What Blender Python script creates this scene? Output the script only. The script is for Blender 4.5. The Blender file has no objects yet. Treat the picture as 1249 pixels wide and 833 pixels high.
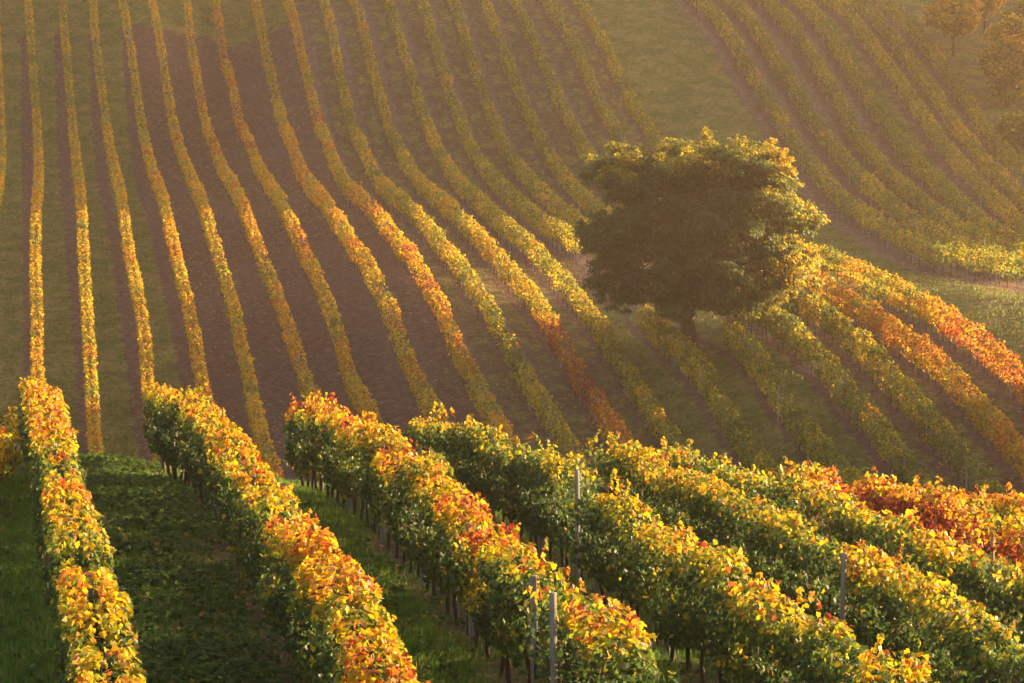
import bpy, math, random
import numpy as np
from mathutils import Vector, Matrix

# ============================================================ camera, sky, sun, exposure
C = bpy.context.scene
COL = C.collection
rng = np.random.default_rng(7)
random.seed(7)

PW, PH = 1249.0, 833.0          # pixel frame in which the place was surveyed
FPX = 3540.0                    # focal length in those pixels
PITCH = math.radians(5.5)
CP, SP = math.cos(PITCH), math.sin(PITCH)
SP_ROW = 3.0                    # metres between vine rows
SUN_AZ, SUN_EL = math.radians(62), math.radians(8.5)
SUN_STRENGTH = 5.0
SUN_COLOR = (1.0, 0.81, 0.52)
SKY_STRENGTH = 0.14
EXPOSURE = 2.15
HAZE_DENSITY = 0.00027
HAZE_COLOR = (1.0, 0.75, 0.54)
HAZE_ANISO = 0.6

cam = bpy.data.cameras.new('camera')
cam.sensor_width = 36.0
cam.lens = 36.0 * FPX / PW
cam.clip_start = 0.5
cam.clip_end = 2000
cam_o = bpy.data.objects.new('camera', cam)
COL.objects.link(cam_o)
cam_o.location = (0, 0, 0)
cam_o.rotation_euler = (math.radians(90) - PITCH, 0, 0)
C.camera = cam_o

world = bpy.data.worlds.new('World')
C.world = world
world.use_nodes = True
wn = world.node_tree
wn.nodes.clear()
wo = wn.nodes.new('ShaderNodeOutputWorld')
bg = wn.nodes.new('ShaderNodeBackground')
sky = wn.nodes.new('ShaderNodeTexSky')
sky.sky_type = 'NISHITA'
sky.sun_disc = False
sky.sun_elevation = SUN_EL
sky.sun_rotation = SUN_AZ
sky.dust_density = 3.0
bg.inputs['Strength'].default_value = SKY_STRENGTH
wn.links.new(sky.outputs[0], bg.inputs['Color'])
wn.links.new(bg.outputs[0], wo.inputs['Surface'])

sun = bpy.data.lights.new('sun', 'SUN')
sun.energy = SUN_STRENGTH
sun.color = SUN_COLOR
sun.angle = math.radians(0.5)
sun_o = bpy.data.objects.new('sun', sun)
COL.objects.link(sun_o)
sdir = Vector((math.sin(SUN_AZ) * math.cos(SUN_EL), math.cos(SUN_AZ) * math.cos(SUN_EL), math.sin(SUN_EL)))
sun_o.rotation_euler = sdir.to_track_quat('Z', 'Y').to_euler()
sun_o.location = sdir * 300

C.view_settings.view_transform = 'Standard'
C.view_settings.look = 'None'
C.view_settings.exposure = EXPOSURE
C.view_settings.gamma = 1.0
C.view_settings.use_curve_mapping = False
C.view_settings.use_white_balance = True
C.view_settings.white_balance_temperature = 7700
C.view_settings.white_balance_tint = 22
C.render.engine = 'CYCLES'
C.cycles.max_bounces = 8
C.cycles.diffuse_bounces = 3
C.cycles.glossy_bounces = 1
C.cycles.transmission_bounces = 5
C.cycles.volume_bounces = 0
C.cycles.use_denoising = True
C.cycles.sample_clamp_indirect = 4.0

# ============================================================ survey of the vineyard
# canopy lines of the vine rows, as measured in the photograph (pixels)
FAR = {
 0: [(35,0),(36,50),(43,101),(45,151),(46,188),(43.5,279),(44,337),(45,398),(45,438)],
 1: [(76,0),(80.7,67),(85.7,118),(90,168),(94,202),(100,269),(105,354),(108,411),(111,472),(114,522)],
 2: [(114,0),(118.4,67),(124.4,118),(133,168),(141,208),(148,262),(153,277),(163,320),(170,378),(176.5,431),(180,468)],
 3: [(149,0),(157,50),(165,101),(173,151),(185,202),(193,232),(205,272),(217,314),(225,361),(235,404.5),(244,451.6),(246.5,472)],
 4: [(186,0),(195,60.5),(205,111),(213.5,161),(225,198),(240,232),(253,273),(269,320),(282.5,371),(292.5,414.6),(302.6,461.7),(312.7,512)],
 5: [(227.5,0),(233.7,60.5),(242,111),(252,154.7),(265.6,191.7),(286,232),(304,273),(323,324),(339.6,371),(356,414.6),(370,455),(376.6,478.5)],
 6: [(263,0),(272,53.8),(281,104),(296,158),(312.7,198),(336,235),(354,272),(376.6,320),(397,367.5),(412,403),(423.5,445),(433.6,478.5)],
 7: [(311,0),(321,43.7),(329.5,87.4),(341,134.5),(356.4,181.6),(373,218.6),(397,245.5),(413,273),(433.6,307),(454,337),(474,374),(487.4,414.6),(504,458),(521,492)],
 8: [(350,0),(361.5,40.3),(368,74),(380,117.7),(397,161.4),(408,198),(420,228.6),(447,249),(470.6,274),(497.5,303.6),(514,337),(534.5,371),(548,404.5),(565,441.5),(585,478.5),(602,509)],
 9: [(394,0),(402.7,25),(410,67),(421,118),(433.6,168),(450.4,202),(474,232),(501,255.5),(521,275),(544.6,307),(568,337),(588,364),(608.5,398),(628.6,438),(652,478.5),(676,515.5)],
 10: [(432,0),(442,33.6),(452,74),(464,117.7),(477,165),(497.5,202),(524,235),(551,255.5),(574,277),(598,307),(622,334),(649,364),(665.6,388),(689,425),(709,465),(729.5,495),(749.7,525.5)],
 11: [(472,0),(485.7,40),(499,87.4),(514,134.5),(531,175),(548,205),(571.5,232),(598,259),(615,278),(642,297),(669,324),(696,351),(719.4,381),(739.6,418),(763,458),(786.7,492),(810,525.5)],
}
UPPER = {
 12: [(513,0),(529.5,53.8),(544.6,97.5),(561.4,144.6),(578,188),(598,215),(622,238.7),(649,259),(670,277),(690,288),(706,299)],
 13: [(553,0),(568,50),(581.6,91),(598.4,141),(618.6,185),(642,215),(669,242),(696,265.6)],
 14: [(590,0),(605,40),(622,84),(638.7,124.4),(655.5,165),(679,202),(702.6,232)],
 15: [(627,0),(642,30),(662,74),(682.5,121),(702.6,161.4),(716,188)],
 16: [(666,0),(686,30),(706,67),(723,107.6),(743,144.6),(753,165)],
 17: [(706,0),(726,37),(749.7,80.7),(766.5,121),(786.7,151),(797,168)],
}
LOWER = {
 12: [(783,383),(810,408),(829,425),(853.5,449.6),(878,494.5),(902.5,531),(923,560)],
 13: [(888,404),(919,437),(947,478),(976,519),(1004.5,556)],
 14: [(955.5,396.5),(992,429),(1021,466),(1057.6,506.7),(1090,551.6),(1106.6,576)],
 15: [(988,376),(1033,409),(1070,441),(1106.6,486),(1143,527),(1176,564),(1192,588)],
 16: [(992,343.5),(1041,372),(1090,405),(1131,433),(1168,470),(1204.5,511),(1237,547.5)],
 17: [(992,311),(1033,327),(1090,352),(1139,380),(1176,405),(1217,437),(1241,462)],
}
RIGHT = {
 20.8: [(852,0),(873,19),(886.6,38.4),(900,61.5),(906,77),(921,96),(936.6,123),(952,146),(970,179),(1007,224),(1033.5,250),(1068,271.5),(1102,292.6),(1139,308),(1176,316),(1213,321.6),(1249,327)],
 21.8: [(892,0),(909.7,19),(927,42),(944,71),(959.6,94),(975,123),(994,152),(1023,187),(1052,221),(1076,240),(1097,258),(1128.5,279),(1149.7,292.6),(1173,302)],
 22.8: [(935,0),(956,21),(971,42),(986.5,65),(1002,90),(1019,115),(1035,148),(1057,181.7),(1081,210.7),(1107,232),(1134,255.6),(1160,274),(1186.7,290),(1202.5,298)],
 23.8: [(976,0),(994,21),(1011.5,44),(1027,69),(1048,105),(1067,134.5),(1083,156),(1099.5,179),(1123,205.5),(1144,226.6),(1173.5,250),(1200,274),(1229,292.6),(1245,300.5)],
 24.8: [(1018,0),(1033,15),(1048,34.6),(1067,61.5),(1085,84.5),(1104,111),(1119,132.6),(1133,154),(1149.7,179),(1176,205.5),(1194.6,229),(1215.7,247.7),(1239.5,269)],
 25.8: [(1045,0),(1060,11.5),(1073,29),(1088.6,50),(1110,75),(1129,102),(1148,127),(1163,152),(1186.7,179),(1210,205.5),(1234,229),(1249,245)],
 26.8: [(1078,0),(1092,13.5),(1108,29),(1125,50),(1140.5,69),(1156,90),(1171,113),(1186.5,132.6),(1196,155),(1216,176),(1237,200),(1249,211)],
}
NEAR = {  # canopy top lines
 1: [(48,459),(60,487),(78,533),(85,588),(103.5,634),(119.6,680),(131,726),(138,772),(142.6,832)],
 2: [(198,477.6),(239,487),(280.6,519),(317,565),(349.6,611),(386,652),(414,698),(451,740),(483,790),(494,832)],
 3: [(368,500.6),(414,500.6),(460,523.6),(491,552),(532,585),(577.7,622),(614.7,655),(650,685),(697,708),(755,758),(800,815)],
 4: [(516,510.6),(573.6,520),(623,533),(680.6,556),(722,580.6),(763,609),(800,634),(845,662),(891,682),(940,716),(987,747.5),(1026,768.6),(1068,790),(1121,827)],
 5: [(734,535),(779.5,556),(836,583),(899,600),(941.5,621),(984,642),(1026,656),(1057.6,673.7),(1103,702),(1145.6,726),(1181,747.5),(1216,761.6),(1249,786)],
 6: [(808,543.5),(845,551),(882,561),(934.5,578.7),(987,593),(1026,610),(1075,624),(1128,645.5),(1181,663),(1223,684),(1249,695)],
 7: [(959,568),(1005,573),(1054,582),(1103,593),(1145.6,603),(1198,624),(1249,645)],
 8: [(1167,598),(1198,600),(1249,607)],
}
VP_F, OFF_F = 20.0, 0.38
VP_N, OFF_N = 0.0, -0.61
H_FAR, H_NEAR = 1.4, 1.95


def unproj(x, y, D):
    a = (x - PW/2) / FPX * D
    b = (PH/2 - y) / FPX * D
    return a, D*CP + b*SP, b*CP - D*SP

def proj(X, Y, Z):
    D = Y*CP - Z*SP
    b = Y*SP + Z*CP
    return PW/2 + FPX*X/D, PH/2 - FPX*b/D, D

def near_depth(k, x, y):
    if k == 1:
        return float(np.interp(y, [459,478,519,565,611,652,698,740,790,832], [74,62,53,47.5,42.5,38.5,35.5,33.2,31.2,29.8]))
    return min(73.5, FPX*SP_ROW*(k+OFF_N)/(x-VP_N))

def survey_points():
    P = []
    for T in (FAR, UPPER, LOWER, RIGHT):
        for k, pts in T.items():
            if k < 3: continue
            for x, y in pts:
                D = FPX*SP_ROW*(k+OFF_F)/(x-VP_F)
                X, Y, Z = unproj(x, y, D)
                P.append((X, Y, Z-H_FAR, 80*(12/(k+OFF_F))**2*(6.0 if k < 6 else 1.0)))
    for k, pts in NEAR.items():
        for x, y in pts:
            X, Y, Z = unproj(x, y, near_depth(k, x, y))
            P.append((X, Y, Z-H_NEAR, 12))
    return P
PL = [(120,-24),(130,-24),(139,-23),(145,-21.9),(152,-20.3),(160,-18.7),(170,-17.3),(180,-15.6),(190,-14.2),(200,-12.6),(210,-11.4),(220,-10.7),(231,-9.5),(241,-7.3),(248,-4.4),(255,-.9),(260,1.2),(267,4.2),(275,7.2),(285,10.5),(300,15)]
PR = [(185,-14.3),(200,-14.4),(210,-14.0),(220,-12.4),(228,-11.1),(238,-8.4),(243,-6.6),(250,-2.9),(255,-.7),(260,1.1),(270,4.3),(285,10),(300,15)]
def extras():
    E=[]
    for X in (-30,-40,-52,-70,-100):
        for Y,Z in PL: E.append((X,Y,Z,30))
    for X in (62,80,110,140):
        for Y,Z in PR:
            r=0.145*min(1,max(0,(Y-217)/25))  # unseen right flank raised so its shadow falls on the upper slope
            E.append((X,Y,Z+r*({62:62,80:80,110:96,140:84}[X]-52),60))
    for Y,Z in ((96,-19.5),(106,-17),(114,-8),(122,1.5),(132,5.5),(142,6),(150,2.8),(156,-4),(161,-8),(168,-8.6),(174,-9.2),(182,-10),(190,-11),(200,-12)):  # added hump out of view, shades the valley and the air above it
        E.append((80,Y,Z,10)); E.append((94,Y+4,Z,10)); E.append((112,Y+10,Z,30))
    for Y,Z in ((118,-21.5),(130,-19.5),(140,-17.5),(150,-14.5)): E.append((46,Y,Z,20))
    # near hill
    for X in (-14,-20,-28,-50):
        for Y,Z in ((30,-8.2),(38,-8.3),(46,-8.6),(54,-8.7),(62,-9.2),(70,-10.0),(78,-11.9),(86,-14.3),(100,-18.2)): E.append((X,Y,Z,40))
    for X in (20,35,55,80):
        for Y,Z in ((46,-9.6),(54,-10.3),(62,-11.0),(70,-11.9),(78,-13.3),(86,-15.3),(100,-18.6)): E.append((X,Y,Z-0.02*(X-15),60))
    for X in (-50,-25,0,25,50,80):
        E+= [(X,18,-7.2,30),(X,8,-4.8,30),(X,0,-2.6,30),(X,-12,-1.0,30)]
        E+= [(X,112,-22,60)]
    for X in (-130,-60,0,60,130):
        E += [(X,330,22.5+(3.5 if X > 50 else 0),60),(X,350,26+(2.5 if X > 50 else 0),60),(X,372,27,60),(X,395,25,60)]  # ridge raised on the unseen right to shade the upper left rows
    for Y in (-20,30,80,130,180): E += [(180,Y,-14,60),(-140,Y,float(np.interp(Y,[-20,30,80,120,180],[-1,-8.2,-13,-23,-15.6])),60)]
    return E

def tps_fit(P):
    P = np.array(P); n = len(P); s = 100.0
    xy = P[:, :2]/s
    d2 = ((xy[:, None]-xy[None])**2).sum(-1)
    K = 0.5*d2*np.log(d2+1e-12)
    A = np.zeros((n+3, n+3)); A[:n,:n] = K + np.diag(P[:,3]*1e-5)
    A[:n,n] = 1; A[:n,n+1:] = xy; A[n,:n] = 1; A[n+1:,:n] = xy.T
    w = np.linalg.solve(A, np.concatenate([P[:,2], np.zeros(3)]))
    return xy, w, s
def tps_eval(m, X, Y):
    xy, w, s = m
    X = np.asarray(X, float); sh = X.shape
    x = X.ravel()/s; y = np.asarray(Y, float).ravel()/s
    out = np.empty(len(x)); n = len(xy)
    for i in range(0, len(x), 20000):
        xs, ys = x[i:i+20000], y[i:i+20000]
        d2 = (xs[:,None]-xy[None,:,0])**2+(ys[:,None]-xy[None,:,1])**2
        out[i:i+20000] = (0.5*d2*np.log(d2+1e-12))@w[:n]+w[n]+w[n+1]*xs+w[n+2]*ys
    return out.reshape(sh)

# ============================================================ numeric helpers
def hash_grid(seed, n=64):
    return np.random.default_rng(seed).random((n, n, n)).astype(np.float32)
_NG = {}
def noise3(x, y, z, seed=0):
    """smooth value noise in 0..1"""
    if seed not in _NG: _NG[seed] = hash_grid(seed + 100)
    G = _NG[seed]; n = 64
    x = np.asarray(x, float); y = np.asarray(y, float); z = np.asarray(z, float)
    x, y, z = np.broadcast_arrays(x, y, z)
    xi = np.floor(x).astype(int); yi = np.floor(y).astype(int); zi = np.floor(z).astype(int)
    fx = x-xi; fy = y-yi; fz = z-zi
    fx = fx*fx*(3-2*fx); fy = fy*fy*(3-2*fy); fz = fz*fz*(3-2*fz)
    x0, x1 = xi % n, (xi+1) % n; y0, y1 = yi % n, (yi+1) % n; z0, z1 = zi % n, (zi+1) % n
    def L(a, b, t): return a + (b-a)*t
    return L(L(L(G[x0,y0,z0], G[x1,y0,z0], fx), L(G[x0,y1,z0], G[x1,y1,z0], fx), fy),
             L(L(G[x0,y0,z1], G[x1,y0,z1], fx), L(G[x0,y1,z1], G[x1,y1,z1], fx), fy), fz)
def fbm(x, y, z=0.0, seed=0):
    return 0.55*noise3(x, y, z, seed) + 0.3*noise3(np.asarray(x)*2.1, np.asarray(y)*2.1, np.asarray(z)*2.1, seed+1) + 0.15*noise3(np.asarray(x)*4.3, np.asarray(y)*4.3, np.asarray(z)*4.3, seed+2)
def sstep(a, b, x):
    t = np.clip((x-a)/(b-a), 0, 1)
    return t*t*(3-2*t)
def norm(v):
    return v/np.maximum(np.linalg.norm(v, axis=-1, keepdims=True), 1e-9)

# ============================================================ terrain height
MODEL = tps_fit(survey_points() + extras())
GX = np.arange(-145, 190.1, 2.5)
GY = np.arange(-40, 402.1, 2.5)
gx, gy = np.meshgrid(GX, GY)
GZ = tps_eval(MODEL, gx, gy)
# added knoll, out of view to the right, keeps sun off the near haze
GZ = np.where(True, GZ + 19.0*sstep(27, 43, gx)*(1-sstep(66, 90, gx))*(1-sstep(41, 51, gy-.53*(gx-45)))*sstep(-30, -14, gy), GZ)
def height(X, Y):
    X = np.asarray(X, float); Y = np.asarray(Y, float)
    u = np.clip((X-GX[0])/2.5, 1, len(GX)-3.001); v = np.clip((Y-GY[0])/2.5, 1, len(GY)-3.001)
    i = np.floor(u).astype(int); j = np.floor(v).astype(int); fu = u-i; fv = v-j
    def w(t): return (-.5*t+t*t-.5*t**3, 1-2.5*t*t+1.5*t**3, .5*t+2*t*t-1.5*t**3, -.5*t*t+.5*t**3)
    wu, wv = w(fu), w(fv)
    out = 0
    for a in range(4):
        for b in range(4):
            out = out + wv[a]*wu[b]*GZ[j+a-1, i+b-1]
    # small unevenness of the soil
    return out + 0.10*(noise3(X*0.45, Y*0.45, 3.3, 5)-0.5) + 0.05*(noise3(X*1.6, Y*1.6, 1.3, 6)-0.5)
def far_index(X, Y, Z):
    D = Y*CP - Z*SP
    return ((PW/2-VP_F)/FPX*D + X)/SP_ROW - OFF_F
def near_index(X, Y, Z):
    D = Y*CP - Z*SP
    return ((PW/2-VP_N)/FPX*D + X)/SP_ROW - OFF_N

# ============================================================ mesh helpers
def link(name, me, mat=None, parent=None):
    o = bpy.data.objects.new(name, me)
    COL.objects.link(o)
    if mat and me is not None: me.materials.append(mat)
    if parent: o.parent = parent
    return o
def empty(name, loc):
    o = bpy.data.objects.new(name, None)
    o.empty_display_size = 0.3
    o.location = loc
    COL.objects.link(o)
    return o
def tag(o, label=None, cat=None, group=None, kind=None):
    if label: o['label'] = label
    if cat: o['category'] = cat
    if group: o['group'] = group
    if kind: o['kind'] = kind
    return o
def raw_mesh(name, verts, loops, sizes, colors=None, attr='tint', smooth=False):
    me = bpy.data.meshes.new(name)
    verts = np.asarray(verts, np.float32)
    me.vertices.add(len(verts)); me.vertices.foreach_set('co', verts.ravel())
    loops = np.asarray(loops, np.int32); sizes = np.asarray(sizes, np.int32)
    me.loops.add(len(loops)); me.loops.foreach_set('vertex_index', loops)
    me.polygons.add(len(sizes))
    starts = np.concatenate([[0], np.cumsum(sizes)[:-1]]).astype(np.int32)
    me.polygons.foreach_set('loop_start', starts)
    if smooth: me.polygons.foreach_set('use_smooth', np.ones(len(sizes), bool))
    me.update(calc_edges=True)
    if colors is not None:
        a = me.attributes.new(attr, 'FLOAT_COLOR', 'FACE')
        c = np.ones((len(sizes), 4), np.float32); c[:, :3] = colors
        a.data.foreach_set('color', c.ravel())
    return me
VINE = (np.array([(0,0,0),(0,1.0,-.10),(-.26,-.14,.05),(-.55,.14,.13),(-.36,.36,.07),(-.46,.64,.10),(-.17,.70,.03),
                  (.26,-.14,.05),(.55,.14,.13),(.36,.36,.07),(.46,.64,.10),(.17,.70,.03)]),
        [(0,1,6,5,4,3,2),(1,0,7,8,9,10,11)])
MIDL = (np.array([(0,-.05,0),(0,1.0,-.08),(-.5,.12,.14),(-.40,.68,.08),(.5,.12,.14),(.40,.68,.08)]), [(0,1,3,2),(1,0,4,5)])
FARL = (np.array([(0,0,0),(0,1.0,0),(-.5,.42,.14),(.5,.42,.14)]), [(0,3,1,2)])
LONG = (np.array([(0,0,0),(0,1.0,-.16),(-.22,.42,.05),(.22,.42,.05)]), [(0,1,2),(1,0,3)])
BLADE = (np.array([(-.5,0,0),(.5,0,0),(0,1.0,.12)]), [(0,1,2)])
def leaves(name, P, N, T, size, col, tmpl, mat, parent=None, width=None):
    """one mesh of many leaves: P base point, N face normal, T direction of the tip"""
    tv, tf = tmpl
    N = norm(N); T = norm(T - (T*N).sum(-1, keepdims=True)*N); B = np.cross(T, N)
    s = size[:, None, None]; w = s if width is None else width[:, None, None]
    curl = (rng.random(len(P))*3.0-.6)[:, None, None]
    V = P[:, None, :] + w*tv[None, :, 0:1]*B[:, None, :] + s*tv[None, :, 1:2]*T[:, None, :] + s*curl*tv[None, :, 2:3]*N[:, None, :]
    n, k = len(P), len(tv)
    fl = np.concatenate([np.array(f) for f in tf]); fs = np.array([len(f) for f in tf])
    loops = (fl[None, :] + (np.arange(n)*k)[:, None]).ravel()
    me = raw_mesh(name, V.reshape(-1, 3), loops, np.tile(fs, n), np.repeat(col, len(tf), axis=0))
    return link(name, me, mat, parent)
def tubes(name, lines, mat, parent=None, sides=6, smooth=True, bumps=0.0):
    """lines: list of (points (n,3), radii (n)) swept into one mesh with closed ends"""
    V, F, S = [], [], []; base = 0
    for pts, rad in lines:
        pts = np.asarray(pts, float); rad = np.broadcast_to(np.asarray(rad, float), (len(pts),))
        tan = norm(np.gradient(pts, axis=0))
        up = np.array([0, 0, 1.0]) if abs(tan[0, 2]) < 0.9 else np.array([1.0, 0, 0])
        a = norm(np.cross(tan, up)); b = np.cross(tan, a)
        th = np.linspace(0, 2*math.pi, sides, endpoint=False)
        rr = rad[:, None]*(1 + (bumps*(rng.random((len(pts), sides))-.5) if bumps else 0))
        ring = pts[:, None, :] + rr[..., None]*(np.cos(th)[None, :, None]*a[:, None, :] + np.sin(th)[None, :, None]*b[:, None, :])
        V.append(ring.reshape(-1, 3)); m = len(pts)
        for i in range(m-1):
            for j in range(sides):
                F += [base+i*sides+j, base+i*sides+(j+1) % sides, base+(i+1)*sides+(j+1) % sides, base+(i+1)*sides+j]; S.append(4)
        F += [base+j for j in range(sides)]; S.append(sides)
        F += [base+(m-1)*sides+j for j in reversed(range(sides))]; S.append(sides)
        base += m*sides
    return link(name, raw_mesh(name, np.concatenate(V), F, S, smooth=smooth), mat, parent)

# ============================================================ materials
def new_mat(name):
    m = bpy.data.materials.new(name); m.use_nodes = True
    nt = m.node_tree; nt.nodes.clear()
    out = nt.nodes.new('ShaderNodeOutputMaterial')
    return m, nt, out
def N_(nt, t, **kw):
    n = nt.nodes.new(t)
    for k, v in kw.items():
        if k in n.inputs: n.inputs[k].default_value = v
        else: setattr(n, k, v)
    return n
def leaf_mat(name, trans=0.45, rough=0.5, tboost=1.35, spec=0.35):
    m, nt, out = new_mat(name)
    at = N_(nt, 'ShaderNodeAttribute', attribute_name='tint')
    geo = N_(nt, 'ShaderNodeTexCoord')
    nz = N_(nt, 'ShaderNodeTexNoise', Scale=9.0, Detail=3.0)
    nt.links.new(geo.outputs['Object'], nz.inputs['Vector'])
    mr = N_(nt, 'ShaderNodeMapRange'); mr.inputs['To Min'].default_value = 0.72; mr.inputs['To Max'].default_value = 1.28
    nt.links.new(nz.outputs['Fac'], mr.inputs['Value'])
    mul = N_(nt, 'ShaderNodeVectorMath', operation='MULTIPLY')
    nt.links.new(at.outputs['Color'], mul.inputs[0]); nt.links.new(mr.outputs[0], mul.inputs[1])
    p = N_(nt, 'ShaderNodeBsdfPrincipled'); p.inputs['Roughness'].default_value = rough
    p.inputs['Specular IOR Level'].default_value = spec
    nt.links.new(mul.outputs[0], p.inputs['Base Color'])
    sc = N_(nt, 'ShaderNodeVectorMath', operation='SCALE'); sc.inputs['Scale'].default_value = tboost
    nt.links.new(mul.outputs[0], sc.inputs[0])
    tr = N_(nt, 'ShaderNodeBsdfTranslucent')
    nt.links.new(sc.outputs[0], tr.inputs['Color'])
    mx = N_(nt, 'ShaderNodeMixShader'); mx.inputs[0].default_value = trans
    nt.links.new(p.outputs[0], mx.inputs[1]); nt.links.new(tr.outputs[0], mx.inputs[2])
    nt.links.new(mx.outputs[0], out.inputs['Surface'])
    return m
def plain_mat(name, c0, c1, scale=6.0, rough=0.85, bump=0.3, stretch=(1, 1, 1)):
    m, nt, out = new_mat(name)
    tc = N_(nt, 'ShaderNodeTexCoord'); mp = N_(nt, 'ShaderNodeMapping'); mp.inputs['Scale'].default_value = stretch
    nt.links.new(tc.outputs['Object'], mp.inputs['Vector'])
    nz = N_(nt, 'ShaderNodeTexNoise', Scale=scale, Detail=5.0, Roughness=0.65)
    nt.links.new(mp.outputs[0], nz.inputs['Vector'])
    cr = N_(nt, 'ShaderNodeValToRGB')
    cr.color_ramp.elements[0].color = (*c0, 1); cr.color_ramp.elements[1].color = (*c1, 1)
    cr.color_ramp.elements[0].position = 0.3; cr.color_ramp.elements[1].position = 0.72
    nt.links.new(nz.outputs['Fac'], cr.inputs[0])
    p = N_(nt, 'ShaderNodeBsdfPrincipled'); p.inputs['Roughness'].default_value = rough
    p.inputs['Specular IOR Level'].default_value = 0.2
    nt.links.new(cr.outputs[0], p.inputs['Base Color'])
    bp = N_(nt, 'ShaderNodeBump'); bp.inputs['Strength'].default_value = bump; bp.inputs['Distance'].default_value = 0.02
    nt.links.new(nz.outputs['Fac'], bp.inputs['Height']); nt.links.new(bp.outputs[0], p.inputs['Normal'])
    nt.links.new(p.outputs[0], out.inputs['Surface'])
    return m
M_VINE = leaf_mat('vine_leaf', 0.36, 0.55, 1.6, 0.18)
M_FARVINE = leaf_mat('far_vine_leaf', 0.48, 0.6, 1.4, 0.2)
M_TREE = leaf_mat('tree_leaf', 0.48, 0.5, 1.9, 0.22)
M_GRASS = leaf_mat('grass_blade', 0.45, 0.6, 1.3, 0.25)
M_LITTER = leaf_mat('dry_leaf', 0.25, 0.7, 1.2, 0.2)
M_BARK = plain_mat('vine_bark', (.025,.018,.013), (.075,.052,.036), 18, stretch=(1,1,.25))
M_TBARK = plain_mat('tree_bark', (.03,.022,.017), (.085,.062,.045), 5, stretch=(1,1,.3), bump=.6)
M_POST = plain_mat('weathered_post', (.16,.14,.115), (.30,.27,.225), 12, stretch=(1,1,.2))
M_WIRE = plain_mat('steel_wire', (.2,.2,.2), (.35,.34,.33), 30, rough=.4)

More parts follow.
